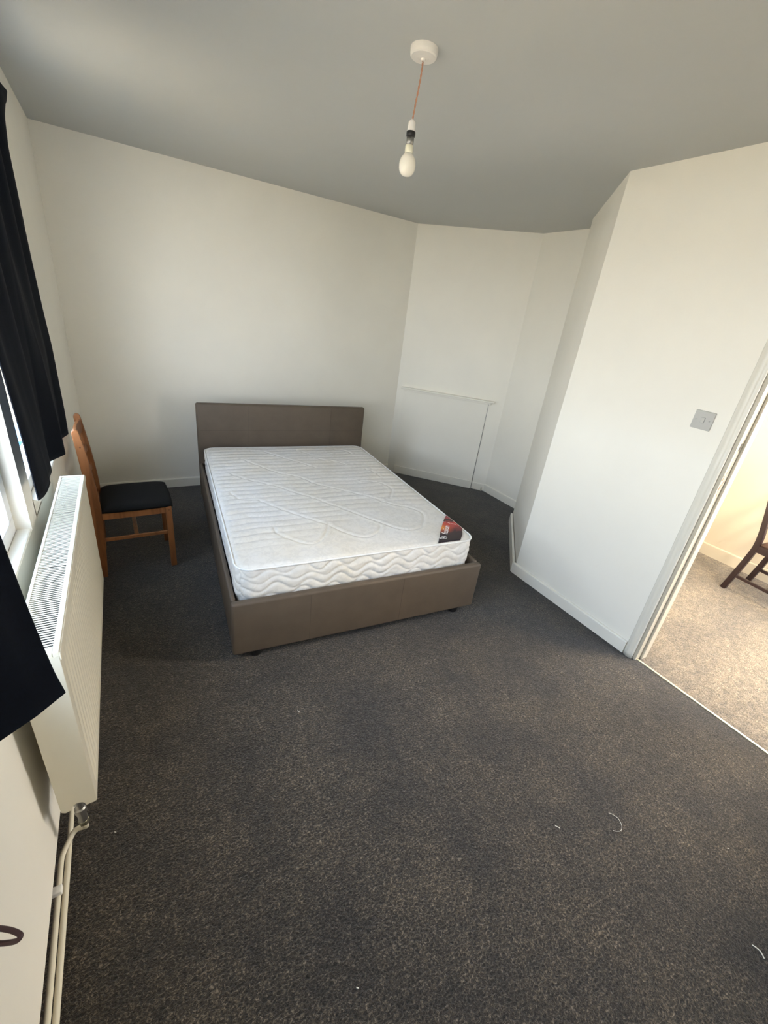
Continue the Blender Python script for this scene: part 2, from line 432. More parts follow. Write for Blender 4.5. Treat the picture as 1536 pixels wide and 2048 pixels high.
# ------------------------------------------------------------------ windows
def window(name, y0, y1, z0, z1, label, mullions):
    e = empty(name, (-0.405, (y0 + y1) / 2, z0)); structure(e, label, 'window')
    oy, oz = (y0 + y1) / 2, z0
    bm = bmesh.new()
    a, b, c, d = y0 - oy, y1 - oy, 0, z1 - z0
    t = 0.055
    box(bm, -0.035, 0.025, a, b, c, c + t); box(bm, -0.035, 0.025, a, b, d - t, d)
    box(bm, -0.035, 0.025, a, a + t, c + t, d - t); box(bm, -0.035, 0.025, b - t, b, c + t, d - t)
    finish(bm, 'frame', M['upvc'], e, bevel=0.004)
    ys = [a + t] + [m - oy for m in mullions] + [b - t]
    for m in mullions: boxo('mullion', M['upvc'], (-0.035, 0.025, m - oy - 0.03, m - oy + 0.03, c + t, d - t), e, 0.004)
    for i in range(len(ys) - 1):
        p0 = ys[i] + (0.03 if i else 0); p1 = ys[i + 1] - (0.03 if i < len(ys) - 2 else 0)
        boxo('transom', M['upvc'], (-0.035, 0.025, p0, p1, 1.0, 1.05), e, 0.004)
        for q0, q1 in ((c + t, 1.0), (1.05, d - t)): boxo('pane', M['glass'], (-0.012, -0.006, p0, p1, q0, q1), e)
    boxo('sill', M['gloss'], (0.025, 0.066, a - 0.0, b, -0.022, 0.006), e, 0.005)
    return e
window('window_1', -0.35, 1.694, 0.845, 2.25, 'near white framed window half hidden by the nearer navy curtain', [0.33, 1.0])  # near end lengthened out of view to let in more daylight
window('window_2', 1.81, 2.96, 0.845, 2.25, 'far white framed window behind the farther navy curtain', [2.70])

# ------------------------------------------------------------------ outside
bm = bmesh.new(); box(bm, -40, -0.6, -20, 50, -3.1, -3.0)
structure(finish(bm, 'ground_outside', M['asphalt']), 'pale sunlit paving outside the windows', 'ground')

def car():
    e = empty('parked_car', (-2.35, 11.4, -3.0)); tag(e, 'light blue parked car glimpsed through the far window under the curtain', 'car')
    prof = [(-2.1, 0.35), (-2.15, 0.75), (-1.95, 0.95), (-1.15, 1.03), (-0.45, 1.45), (1.0, 1.47), (1.65, 1.1), (2.05, 1.02), (2.15, 0.7), (2.1, 0.35)]
    bm = bmesh.new()
    prism(bm, prof, -0.85, 0.85, 'x'); finish(bm, 'body', M['carblue'], e, bevel=0.08, seg=3)
    bm = bmesh.new(); prism(bm, [(-1.0, 1.07), (-0.42, 1.40), (0.95, 1.42), (1.5, 1.1)], -0.86, 0.86, 'x'); finish(bm, 'side_window', M['carglass'], e)
    for y in (-1.35, 1.35):
        for s in (-1, 1):
            bm = bmesh.new(); lathe(bm, [(0.2, -0.1), (0.31, -0.09), (0.32, 0), (0.31, 0.09), (0.2, 0.1)], (s * 0.78, y, 0.32), 24, 'x'); finish(bm, 'wheel', M['tyre'], e)
car()

# ------------------------------------------------------------------ curtains
def curtain(name, label, cols, zt, rows, folds, thick=0.004):
    """cols(s, z) -> x, y ; builds a closed sheet"""
    nu, nv = folds
    S = np.linspace(0, 1, nu); Z = np.linspace(0, 1, nv)
    V = np.zeros((nu, nv, 3))
    for i, s in enumerate(S):
        for j, t in enumerate(Z):
            V[i, j] = cols(s, t)
    nV = len(V.reshape(-1, 3))
    # offset for thickness
    du = np.gradient(V, axis=0); dv = np.gradient(V, axis=1); n = np.cross(du, dv); n /= np.linalg.norm(n, axis=2, keepdims=True) + 1e-9
    V2 = V + n * thick
    allv = np.concatenate([V.reshape(-1, 3), V2.reshape(-1, 3)])
    F = grid_faces(nu, nv); faces = [F, F[:, ::-1] + nV]
    idx = np.arange(nV).reshape(nu, nv)
    for e_ in (idx[0, :], idx[-1, ::-1], idx[::-1, 0], idx[:, -1]):
        a, b = e_[:-1], e_[1:]
        faces.append(np.stack([a, b, b + nV, a + nV], 1))
    o = npmesh(name, M['velvet'], allv, np.concatenate(faces))
    return tag(o, label, 'curtain')

bot_y = [1.575, 1.60, 1.71, 1.84, 1.96, 2.05, 2.14, 2.24, 2.31, 2.385]
bot_x = [-0.283, -0.276, -0.263, -0.278, -0.292, -0.253, -0.262, -0.274, -0.258, -0.270]
def c1(s, t):
    # s 0 near edge .. 1 far edge, t 0 bottom .. 1 top
    zb = 1.0 + 0.006 * math.sin(9 * s); z = zb + (2.245 - zb) * t
    yb = 1.575 + (2.385 - 1.575) * s; xb = float(np.interp(yb, bot_y, bot_x))
    yr = float(np.interp(z, [1.0, 1.09, 1.37, 1.77, 2.03, 2.13, 2.25], [2.385, 2.43, 2.50, 2.40, 2.36, 2.42, 2.62]))
    yl = float(np.interp(z, [1.0, 1.2, 1.45, 2.25], [1.575, 1.53, 1.46, 1.36]))
    y = yl + (yr - yl) * s
    xt = -0.278 + 0.013 * math.sin(2 * math.pi * 4.5 * s + 0.6)
    k = min(1, t * 1.2)
    x = xb * (1 - k) + xt * k + 0.004 * math.sin(23 * s + 5 * t)
    if t > 0.95: x += 0.004 * math.sin(60 * s)
    return (x, y, z)
curtain('curtain', 'farther dark navy curtain, hanging over the far window behind the radiator', c1, 0, 0, (150, 60))

b2y = [0.0, 0.10, 0.2, 0.3, 0.42, 0.52, 0.634, 0.665, 0.70]
def c2(s, t):
    zb = 1.0; z = zb + (2.245 - zb) * t
    ys = [0.40, 0.44, 0.48, 0.53, 0.585, 0.634, 0.665, 0.700]
    xs = [-0.26, -0.225, -0.27, -0.235, -0.262, -0.229, -0.187, -0.152]
    ss = [0, 0.2, 0.37, 0.55, 0.7, 0.82, 0.91, 1.0]
    yb = float(np.interp(s, ss, ys)); xb = float(np.interp(s, ss, xs))
    yt = 0.42 + 0.55 * s; xt = -0.275 + 0.013 * math.sin(2 * math.pi * 5 * s)
    k = min(1.0, t / 0.85) ** 0.55
    return (xb * (1 - k) + xt * k, yb * (1 - k) + yt * k, z)
curtain('curtain', 'near dark navy curtain draped over the near end of the radiator', c2, 0, 0, (150, 60))

cr = empty('curtain_rail', (-0.30, 1.3, 2.26)); tag(cr, 'white curtain rail carrying both navy curtains', 'curtain rail')
tubeo('rail', M['white_plastic'], [(0.0, -1.6, 0.0), (0.0, 1.28, 0.0)], 0.008, cr)
for y in (-1.2, 0.1, 1.15): boxo('bracket', M['white_plastic'], (-0.038, 0.0, y - 0.012, y + 0.012, -0.012, 0.016), cr, 0.002)

# ------------------------------------------------------------------ radiator
RX = -0.2102; RB = -0.2978; RY0, RY1 = 1.0046, 2.1934; RT, RBt = 0.850, 0.2805
rad = empty('radiator', (RB, RY0, 0)); tag(rad, 'long cream panel radiator with slatted top on the window wall', 'radiator')
D = RX - RB; Lr = RY1 - RY0
# fluted front panel
ys, dep = [], []
nfl = 35; m0 = 0.03; pitch = (Lr - 2 * m0) / nfl
ys = [0.0, m0 * 0.6]; dep = [0, 0]
for k in range(nfl):
    b0 = m0 + k * pitch
    for f, d in ((0.10, 0), (0.28, 1), (0.42, 1), (0.60, 0), (0.98, 0)):
        ys.append(b0 + f * pitch); dep.append(d)
ys += [Lr - m0 * 0.5, Lr]; dep += [0, 0]
zs = [RBt, RBt + 0.008, RBt + 0.035, RBt + 0.05, RT - 0.07, RT - 0.055, RT - 0.022, RT - 0.014]
zf = [0, 0, 0, 1, 1, 0, 0, 0]; zin = [0.004, 0, 0, 0, 0, 0, 0, 0.004]
V = np.array([[(D - 0.0065 * d * f - i_, y, z) for z, f, i_ in zip(zs, zf, zin)] for y, d in zip(ys, dep)])
npmesh('front_panel', M['radiator'], V.reshape(-1, 3), grid_faces(len(ys), len(zs)), rad, smooth=False)
boxo('back_panel', M['radiator'], (0.0, 0.012, 0.004, Lr - 0.004, RBt + 0.01, RT - 0.02), rad, 0.003)
boxo('convector_core', M['dark'], (0.02, D - 0.014, 0.012, Lr - 0.012, RBt + 0.03, RT - 0.05), rad)
def side(y0, y1, notch):
    pts = [(0.0, RT - 0.012), (D - 0.0002, RT - 0.012), (D - 0.0002, RBt + 0.008), (D - 0.006, RBt + 0.001)]
    cx, r = 0.043, 0.0165
    if notch:
        for k in range(13):
            a = math.pi * k / 12; pts.append((cx + r * math.cos(a), RBt + r * 1.25 * math.sin(a)))
    pts += [(0.012, RBt - 0.004), (0.002, RBt + 0.004)]
    bm = bmesh.new(); prism(bm, pts, y0, y1, 'y'); return finish(bm, 'side_panel', M['radiator'], rad, bevel=0.001, seg=1)
side(-0.001, 0.0025, True); side(Lr - 0.0025, Lr + 0.001, False)
# top grille: frame and slats
gr = bmesh.new()
box(gr, -0.002, 0.007, -0.002, Lr + 0.002, RT - 0.014, RT); box(gr, D - 0.012, D + 0.001, -0.002, Lr + 0.002, RT - 0.016, RT)
box(gr, 0.007, D - 0.012, -0.002, 0.018, RT - 0.014, RT); box(gr, 0.007, D - 0.012, Lr - 0.012, Lr + 0.002, RT - 0.014, RT)
box(gr, D, D + 0.0035, -0.002, Lr + 0.002, RT - 0.026, RT - 0.004)
gro = finish(gr, 'top_grille', M['radiator'], rad, bevel=0.0025)
ns = 120; sp = (Lr - 0.034) / ns
bm = bmesh.new(); box(bm, 0.005, D - 0.010, -0.0021, 0.0021, RT - 0.0030, RT - 0.0019)
sl0 = finish(bm, 'slat', M['radiator'], gro)
for k in range(ns):
    s_ = sl0 if k == 0 else sl0.copy()
    if k: COL.objects.link(s_)
    s_.parent = gro; s_.location = (0, 0.018 + (k + 0.5) * sp, 0)
    if k in (40, 81): s_.location.y += 0.0015
boxo('wall_bracket', M['radiator'], (RB * 0 - 0.0395, 0.002, 0.2, 0.24, 0.35, 0.75), rad)
boxo('wall_bracket', M['radiator'], (-0.0395, 0.002, Lr - 0.24, Lr - 0.2, 0.35, 0.75), rad)

vx, vy = RB + 0.036, 1.040
va = empty('radiator_valve', (vx, vy, 0.255)); tag(va, 'grey lockshield valve under the near lower corner of the radiator', 'valve')
bm = bmesh.new(); lathe(bm, [(0.010, -0.088), (0.012, -0.084), (0.012, -0.050), (0.015, -0.046), (0.015, -0.026), (0.011, -0.022), (0.010, -0.014), (0.010, 0.0), (0.014, 0.002), (0.014, 0.014), (0.011, 0.017), (0.004, 0.018)], n=24); finish(bm, 'valve_body', M['steel'], va, smooth=False)
bm = bmesh.new(); lathe(bm, [(0.009, -0.004), (0.0145, 0.0), (0.0145, 0.016), (0.010, 0.018), (0.010, 0.045)], (0, 0, 0.012), 6 * 4, 'y'); finish(bm, 'union_nut', M['steel'], va)
bm = bmesh.new(); lathe(bm, [(0.0120, -0.014), (0.0140, -0.012), (0.0140, 0.004), (0.011, 0.006)], (0, 0, -0.086), 6); part(finish(bm, 'compression_nut', M['brass'], va), 'hexagonal brass nut')

# pipes
p1 = empty('heating_pipe', (0, 0, 0)); tag(p1, 'cream painted pipe bending up into the radiator valve', 'pipe')
tubeo('pipe_run', M['pipe'], fillet([(-0.3345, -1.45, 0.050), (-0.3345, 0.9, 0.050), (-0.3345, 1.035, 0.052), (-0.300, 1.085, 0.076), (vx - 0.008, 1.082, 0.074), (vx - 0.004, 1.060, 0.110), (vx, vy, 0.180)], 0.022, 8), 0.0078, p1, 16)
for y in (0.93, 0.1):
    bm = bmesh.new(); box(bm, -0.350, -0.322, y - 0.011, y + 0.011, 0.056, 0.074)
    finish(bm, 'pipe_clip', M['white_plastic'], p1, bevel=0.003)
tag(tubeo('heating_pipe', M['pipe'], fillet([(-0.3185, -1.45, 0.043), (-0.3185, 0.9, 0.041), (-0.3185, 2.2, 0.041), (-0.27, 2.235, 0.06), (-0.262, 2.16, 0.275)], 0.03, 8), 0.0078, None, 16),
    'cream painted pipe running straight on under the radiator beside the carpet', 'pipe')

# tie-back hook on the wall near the viewer
hk = empty('tieback_hook', (XL, 0.60, 0.53)); tag(hk, 'dark purple brown looped hook on the wall at the bottom left', 'hook')
hookm = mat('dark purple metal', (0.065, 0.035, 0.04), 0.35, 0.5, 0.3)
hp = [Vector(p) - Vector((XL, 0.60, 0.53)) for p in [(-0.338, 0.6559, 0.5058), (-0.325, 0.6459, 0.5118), (-0.31, 0.6353, 0.513), (-0.298, 0.6250, 0.5125), (-0.292, 0.6170, 0.5115), (-0.298, 0.6145, 0.5071), (-0.31, 0.6199, 0.5016), (-0.325, 0.6277, 0.4976), (-0.338, 0.6377, 0.4911)]]
hp = smooth_path(hp, 5)
tubeo('loop', hookm, hp, 0.0046, hk, 12)
bm = bmesh.new(); lathe(bm, [(0.012, 0), (0.012, 0.003), (0.009, 0.005)], (0, 0.047, -0.031), 20, 'x'); finish(bm, 'wall_plate', hookm, hk)

# ------------------------------------------------------------------ bed
BED = Vector((0.303, 1.6683, 0)); BA = R(-4.5373); BW, BL = 1.4564, 2.0564
bed = empty('bed_frame', BED, BA); tag(bed, 'double bed frame in taupe faux leather with a low headboard', 'bed')
HR = 0.358; RW = 0.032; zb = 0.048
def rounded(name, a, bev, m=M['taupe'], p=bed, seg=4):
    o = boxo(name, m, a, p, bevel=bev, seg=seg); o.data.shade_smooth(); return o
rounded('footboard', (0, BW, 0, 0.042, zb, HR), 0.014)
rounded('side_rail', (0.002, RW - 0.006, 0.042, BL - 0.05, zb + 0.004, HR), 0.010)
rounded('side_rail', (BW - RW + 0.006, BW - 0.002, 0.042, BL - 0.05, zb + 0.004, HR), 0.010)
rounded('headboard', (-0.006, BW + 0.006, BL - 0.055, BL, zb, 0.857), 0.018)
boxo('slatted_base', M['dark'], (RW, BW - RW, 0.045, BL - 0.06, 0.24, 0.27), bed)
seam = leather('taupe seam', (0.075, 0.055, 0.038))
for u in (0.385, 0.92): boxo('seam', seam, (u - 0.001, u + 0.001, -0.0004, 0.001, zb + 0.012, HR - 0.012), bed.children[0])
hb = [c for c in bed.children if c.name.startswith('headboard')][0]
boxo('seam', seam, (0.02, BW - 0.02, BL - 0.0556, BL - 0.054, 0.634, 0.6362), hb)
for u in (0.40, 1.13): boxo('seam', seam, (u - 0.001, u + 0.001, BL - 0.0556, BL - 0.054, 0.30, 0.84), hb)
for u, v in ((0.115, 0.05), (1.345, 0.05), (0.1, BL - 0.08), (1.35, BL - 0.08)):
    bm = bmesh.new(); lathe(bm, [(0.026, 0.0), (0.030, 0.004), (0.032, zb + 0.004)], (u, v, 0), 24); finish(bm, 'foot', M['black'], bed)

# ------------------------------------------------------------------ mattress
MU0, MU1, MV0, MV1 = 0.036, 1.408, 0.056, 1.935
MT, MB = 0.512, 0.272
quilt = [
 [(0.264, 0.82), (0.338, 0.709), (0.424, 0.601), (0.525, 0.48), (0.591, 0.406), (0.648, 0.313), (0.727, 0.229), (0.792, 0.225), (0.86, 0.27), (0.90, 0.33)],
 [(0.284, 0.425), (0.29, 0.358), (0.346, 0.283), (0.427, 0.214), (0.495, 0.239), (0.56, 0.33), (0.60, 0.42)],
 [(0.45, 1.0), (0.52, 0.90), (0.597, 0.808), (0.684, 0.689), (0.768, 0.576), (0.848, 0.466), (0.926, 0.361), (0.987, 0.282), (1.056, 0.248), (1.143, 0.266), (1.224, 0.365), (1.257, 0.455), (1.211, 0.536), (1.124, 0.596), (1.05, 0.68)],
 [(0.771, 1.815), (0.851, 1.694), (0.919, 1.655), (1.048, 1.695)], [(1.125, 1.821), (1.209, 1.762), (1.231, 1.682)],
 [(0.279, 1.613), (0.36, 1.477), (0.506, 1.263), (0.619, 1.173), (0.691, 1.045), (0.772, 0.957), (0.906, 0.836), (1.0, 0.745), (1.074, 0.681)],
 [(0.388, 1.813), (0.486, 1.782), (0.613, 1.607), (0.725, 1.463), (0.80, 1.36)], [(0.852, 1.588), (1.008, 1.482), (1.077, 1.407)],
 [(1.205, 1.284), (1.247, 1.195), (1.249, 1.093)], [(1.058, 1.041), (1.185, 0.987), (1.228, 0.854), (1.14, 0.702)],
 [(0.16, 1.30), (0.25, 1.18), (0.36, 1.08), (0.45, 1.0)], [(0.12, 0.95), (0.17, 0.84), (0.264, 0.82)],
]
def vnoise(x, seed=0):
    r_ = np.random.default_rng(seed).random(4096); i = np.floor(x).astype(int); f = x - i; f = f * f * (3 - 2 * f)
    return r_[i % 4096] * (1 - f) + r_[(i + 1) % 4096] * f
def mattress():
    step = 0.0055
    nu = int((MU1 - MU0) / step); nv = int((MV1 - MV0) / step)
    uu, vv = np.meshgrid(np.linspace(MU0, MU1, nu), np.linspace(MV0, MV1, nv), indexing='ij')
    rc = 0.075
    cu = np.clip(uu, MU0 + rc, MU1 - rc); cv = np.clip(vv, MV0 + rc, MV1 - rc)
    a = (uu - cu) / rc; b = (vv - cv) / rc; mx = np.maximum(abs(a), abs(b)); l2 = np.sqrt(a * a + b * b) + 1e-9
    k = np.where((abs(a) > 1e-6) & (abs(b) > 1e-6), mx / l2, 1.0)
    U = cu + a * rc * k; Vv = cv + b * rc * k
    edge = np.where(mx > 0, (1 - np.where((abs(a) > 1e-6) & (abs(b) > 1e-6), mx, mx)) * rc, 1.0)
    edge = np.minimum.reduce([edge, np.full_like(edge, 1.0)])
    e0 = np.minimum.reduce([uu - MU0, MU1 - uu, vv - MV0, MV1 - vv])
    z = np.full_like(U, MT)
    z -= 0.010 * np.clip(1 - e0 / 0.03, 0, 1) ** 2
    z += 0.006 * np.sin((U - MU0) / (MU1 - MU0) * math.pi) * np.sin((Vv - MV0) / (MV1 - MV0) * math.pi)
    # stitched grooves
    d = np.full_like(U, 1.0)
    for line in quilt:
        pts = [(p.x, p.y) for p in smooth_path([(x, y, 0) for x, y in line], 6)]
        for (x0, y0), (x1, y1) in zip(pts, pts[1:]):
            dx, dy = x1 - x0, y1 - y0; L2 = dx * dx + dy * dy + 1e-12
            t = np.clip(((U - x0) * dx + (Vv - y0) * dy) / L2, 0, 1)
            d = np.minimum(d, np.hypot(U - x0 - t * dx, Vv - y0 - t * dy))
    z -= 0.0032 * np.exp(-(d / 0.0062) ** 2)
    z += 0.0016 * np.exp(-((d - 0.020) / 0.012) ** 2)
    # gathered creases running across the bed
    wob = 0.018 * vnoise(U * 5 + 3, 1) + 0.012 * vnoise(U * 11 + Vv * 2, 2)
    ph = (Vv + wob + 0.02 * vnoise(U * 2.3, 5)) / 0.068
    rip = np.abs(np.sin(ph * math.pi)) ** 0.6
    mask = np.clip((Vv - 0.12 - 0.55 * np.clip((U - 0.35), 0, 0.7)) / 0.3, 0, 1) * np.clip(e0 / 0.06, 0, 1)
    mask *= 0.35 + 0.65 * vnoise(U * 4 + np.floor(ph) * 7.3, 3)
    left = np.clip(1 - (U - MU0) / 0.40, 0, 1) * np.clip((Vv - 0.18) / 0.15, 0, 1) * np.clip(e0 / 0.05, 0, 1)
    right = np.clip((U - 1.12) / 0.2, 0, 1) * np.clip((Vv - 0.5) / 0.2, 0, 1) * np.clip(e0 / 0.05, 0, 1)
    z += 0.0085 * rip * np.clip(mask * 0.8 + left * 0.6 + right * 0.4, 0, 1)
    z += 0.002 * vnoise(U * 9 + 2, 7) * vnoise(Vv * 7 + 9, 8)
    idx = np.arange(nu * nv).reshape(nu, nv)
    V = np.stack([U, Vv, z], 2).reshape(-1, 3)
    F = grid_faces(nu, nv)
    # side wall
    loop = np.concatenate([idx[:, 0], idx[-1, 1:], idx[-2::-1, -1], idx[0, -2:0:-1]])
    P_ = V[loop][:, :2]; n = len(loop)
    tng = np.roll(P_, -3, 0) - np.roll(P_, 3, 0); nr = np.stack([tng[:, 1], -tng[:, 0]], 1); nr /= np.linalg.norm(nr, axis=1, keepdims=True)
    seg = np.linalg.norm(P_ - np.roll(P_, 1, 0), axis=1); s = np.cumsum(seg)
    rows = []; nr_rows = 44
    for j in range(1, nr_rows + 1):
        t = j / nr_rows; z_ = (MT - 0.010) + (MB - MT + 0.010) * t
        h = 0.010 * math.sin(min(1, t * 1.02) * math.pi) ** 0.5 - 0.004 - 0.022 * max(0, t - 0.9) * 10 * max(0, t - 0.9) - 0.006 * t
        # wave stitching
        zz = (1 - t) * (MT - MB)
        dd = np.full(n, 1.0)
        for kk, base in enumerate((0.028, 0.075, 0.122, 0.169, 0.215)):
            off = kk * 0.065 * (1 if kk % 2 else -1)
            wv = base + (0.013 + 0.014 * vnoise(s * 5 + kk * 17, 31)) * np.sin((s + off) / 0.165 * 2 * math.pi) + 0.006 * np.sin((s + off) / 0.33 * 2 * math.pi + 1)
            sl = np.abs(0.8 * np.cos((s + off) / 0.165 * 2 * math.pi))
            dd = np.minimum(dd, np.abs(zz - wv) / np.sqrt(1 + sl ** 2))
        disp = h - 0.0026 * np.exp(-(dd / 0.005) ** 2) * (0.55 + 0.9 * vnoise(s * 9 + j * 0.21, 21)) + 0.0015 * vnoise(s * 14 + j * 0.3, 12)
        disp += 0.0026 * np.clip(dd / 0.02, 0, 1) * (0.5 + vnoise(s * 6 + j * 0.13, 22))
        rows.append(np.concatenate([P_ + nr * disp[:, None], np.full((n, 1), z_)], 1))
    base = len(V); Vs = np.concatenate(rows); V = np.concatenate([V, Vs])
    prev = loop; FF = []
    for j in range(nr_rows):
        cur = base + j * n + np.arange(n)
        FF.append(np.stack([prev, cur, np.roll(cur, -1), np.roll(prev, -1)], 1)); prev = cur
    FF = np.concatenate(FF)
    o = npmesh('mattress', M['mattress'], V, np.concatenate([F, FF]))
    bmb = bmesh.new(); bmb.faces.new([bmb.verts.new((x, y, MB)) for x, y, _ in Vs[-n:][::6]]); finish(bmb, 'underside', M['piping'], o)
    # piping tape round the top edge
    ring = [Vector((*(P_[i] + nr[i] * 0.0025), MT - 0.0065)) for i in range(0, n, 4)]; ring.append(ring[0])
    bmp = bmesh.new(); tube(bmp, ring, 0.0052, 8); finish(bmp, 'piping', M['piping'], o, smooth=True)
    return o
mt = mattress(); mt.location = BED; mt.rotation_euler = (0, 0, BA)
tag(mt, 'white quilted mattress lying in the taupe bed frame', 'mattress')

# corner label of the mattress
lm = mat('printed red black label', (0.1, 0.03, 0.05), 0.4); n = NT(lm)
sep = n.n('ShaderNodeSeparateXYZ'); n.l(n.co.outputs['Object'], sep.inputs[0])
nz = n.noise(16, 4, 0.6, None, 1.2)
mp = n.n('ShaderNodeMath', operation='MULTIPLY_ADD'); n.l(nz, mp.inputs[0]); mp.inputs[1].default_value = 0.11; n.l(sep.outputs['Y'], mp.inputs[2])
base = n.ramp(mp.outputs[0], [(0.10, (0.012, 0.008, 0.012)), (0.21, (0.030, 0.012, 0.020)), (0.265, (0.25, 0.03, 0.03)), (0.32, (0.55, 0.05, 0.04)), (0.345, (0.04, 0.015, 0.02)), (0.365, (0.05, 0.015, 0.02)), (0.38, (0.40, 0.05, 0.06)), (0.42, (0.25, 0.03, 0.05))])
dst = n.n('ShaderNodeVectorMath', operation='DISTANCE'); n.l(n.co.outputs['Object'], dst.inputs[0]); dst.inputs[1].default_value = (1.265, 0.225, MT)
glow = n.ramp(dst.outputs['Value'], [(0.0, (1, 1, 1)), (0.03, (0.6, 0.6, 0.6)), (0.085, (0, 0, 0))])
orange = n.ramp(dst.outputs['Value'], [(0.0, (0.90, 0.42, 0.06)), (0.05, (0.75, 0.12, 0.03))])
n.col(n.mix(base, orange, glow))
LZ = MT + 0.0062
lab_o = [(1.399, 0.375), (1.346, 0.318), (1.251, 0.203), (1.148, 0.066), (1.305, 0.066), (1.350, 0.115), (1.398, 0.187)]
bm = bmesh.new(); prism(bm, lab_o, MT - 0.004, LZ); lab = part(finish(bm, 'label', lm, mt), 'red, orange and black printed corner label')
def text_mesh(txt, size, m, parent, mtx, name):
    cu = bpy.data.curves.new('txt', 'FONT'); cu.body = txt; cu.size = size; cu.extrude = 0.0004; cu.align_x = 'LEFT'
    o = bpy.data.objects.new('txt', cu); COL.objects.link(o)
    dg = bpy.context.evaluated_depsgraph_get(); me = bpy.data.meshes.new_from_object(o.evaluated_get(dg))
    bpy.data.objects.remove(o); me.transform(mtx); me.materials.clear(); me.materials.append(m)
    q = bpy.data.objects.new(name, me); COL.objects.link(q); q.parent = parent; return q
prt = mat('white print', (0.85, 0.84, 0.82), 0.5)
td = Vector((0.083, 0.100, 0)).normalized(); tn = Vector((-td.y, td.x, 0))
def tm(x, y): return Matrix(((td.x, tn.x, 0, x), (td.y, tn.y, 0, y), (0, 0, 1, LZ + 0.0001), (0, 0, 0, 1)))
part(text_mesh('fusion', 0.052, prt, lab, tm(1.252, 0.132), 'lettering'), 'white lettering reading fusion')
bm = bmesh.new()
for i in range(9):
    if i in (2,): continue
    p = Vector((1.326, 0.288, 0)).lerp(Vector((1.384, 0.240, 0)), i / 8)
    box(bm, p.x - 0.0028, p.x + 0.0028, p.y - 0.0022, p.y + 0.0022, LZ - 0.001, LZ + 0.0005)
finish(bm, 'printed_line', prt, lab)
bm = bmesh.new()
c0 = Vector((1.212, 0.104, 0))
tube(bm, [c0 + Vector((0.016 * math.cos(a), 0.014 * math.sin(a), LZ)) for a in np.linspace(0, 2 * math.pi, 25)], 0.0011, 6)
box(bm, c0.x - 0.007, c0.x - 0.002, c0.y - 0.006, c0.y + 0.006, LZ - 0.001, LZ + 0.0006); box(bm, c0.x + 0.002, c0.x + 0.006, c0.y - 0.004, c0.y + 0.007, LZ - 0.001, LZ + 0.0006)
for k in range(3): box(bm, c0.x - 0.034, c0.x - 0.021, c0.y - 0.010 + k * 0.007, c0.y - 0.007 + k * 0.007, LZ - 0.001, LZ + 0.0006)
part(finish(bm, 'emblem', prt, lab), 'small white round emblem')

# ------------------------------------------------------------------ pine chair
pc = empty('pine_chair', (-0.046, 2.87, 0), R(1.8)); tag(pc, 'orange pine chair with a black padded seat against the window wall', 'chair')
ox, oy = -0.04, 2.87
def xz_sweep(name, pts, wid, y0, y1, m, parent, roundtop=True):
    """leg outline in the xz plane: centre line pts (x, z, width)"""
    P_ = [Vector((p[0], p[1], p[2])) for p in pts]; P_ = smooth_path(P_, 5)
    L_, R_ = [], []
    for p in P_: L_.append((p.x - p.z / 2, p.y)); R_.append((p.x + p.z / 2, p.y))
    top = []
    if roundtop:
        p = P_[-1]; t = (P_[-1] - P_[-2]); 
        for k in range(1, 8):
            a = math.pi * k / 8; top.append((p.x + p.z / 2 * math.cos(a), p.y + p.z / 2 * 1.25 * math.sin(a)))
    out = R_ + top + L_[::-1]
    bm = bmesh.new(); prism(bm, out, y0, y1, 'y'); return finish(bm, name, m, parent, bevel=0.004)
for yy in (2.690, 3.045):
    a, b = yy - oy - 0.0125, yy - oy + 0.0125
    xz_sweep('leg', [(-0.252 - ox, 0.0, 0.042), (-0.240 - ox, 0.2, 0.048), (-0.233 - ox, 0.42, 0.052), (-0.238 - ox, 0.60, 0.050), (-0.250 - ox, 0.78, 0.042), (-0.262 - ox, 0.905, 0.034)], 0, a, b, M['pine'], pc)
    boxo('leg', M['pine'], (0.123 - ox, 0.158 - ox, a, b, 0, 0.432), pc, 0.004)
    boxo('side_rail', M['pine'], (-0.21 - ox, 0.124 - ox, a + 0.004, b - 0.004, 0.385, 0.430), pc, 0.003)
    boxo('stretcher', M['pine'], (-0.215 - ox, 0.124 - ox, a + 0.006, b - 0.006, 0.240, 0.264), pc, 0.004)
bm = bmesh.new(); box(bm, -0.06 - ox, -0.036 - ox, -0.17, 0.165, 0.244, 0.260); finish(bm, 'cross_stretcher', M['pine'], pc, bevel=0.004)
boxo('front_rail', M['pine'], (0.128 - ox, 0.146 - ox, -0.17, 0.165, 0.385, 0.430), pc, 0.003)
boxo('rear_rail', M['pine'], (-0.238 - ox, -0.218 - ox, -0.17, 0.165, 0.385, 0.430), pc, 0.003)
# curved back boards between the posts
def backboard(z0, z1, xc):
    pts = []
    n_ = 10
    for k in range(n_ + 1):
        y = -0.168 + 0.335 * k / n_; pts.append((xc - ox - 0.016 * (1 - ((k / n_) * 2 - 1) ** 2), y))
    out = pts + [(x + 0.016, y) for x, y in pts[::-1]]
    bm = bmesh.new(); prism(bm, out, z0, z1); finish(bm, 'back_slat', M['pine'], pc, bevel=0.004)
backboard(0.82, 0.895, -0.262); backboard(0.70, 0.745, -0.252); backboard(0.58, 0.625, -0.244)
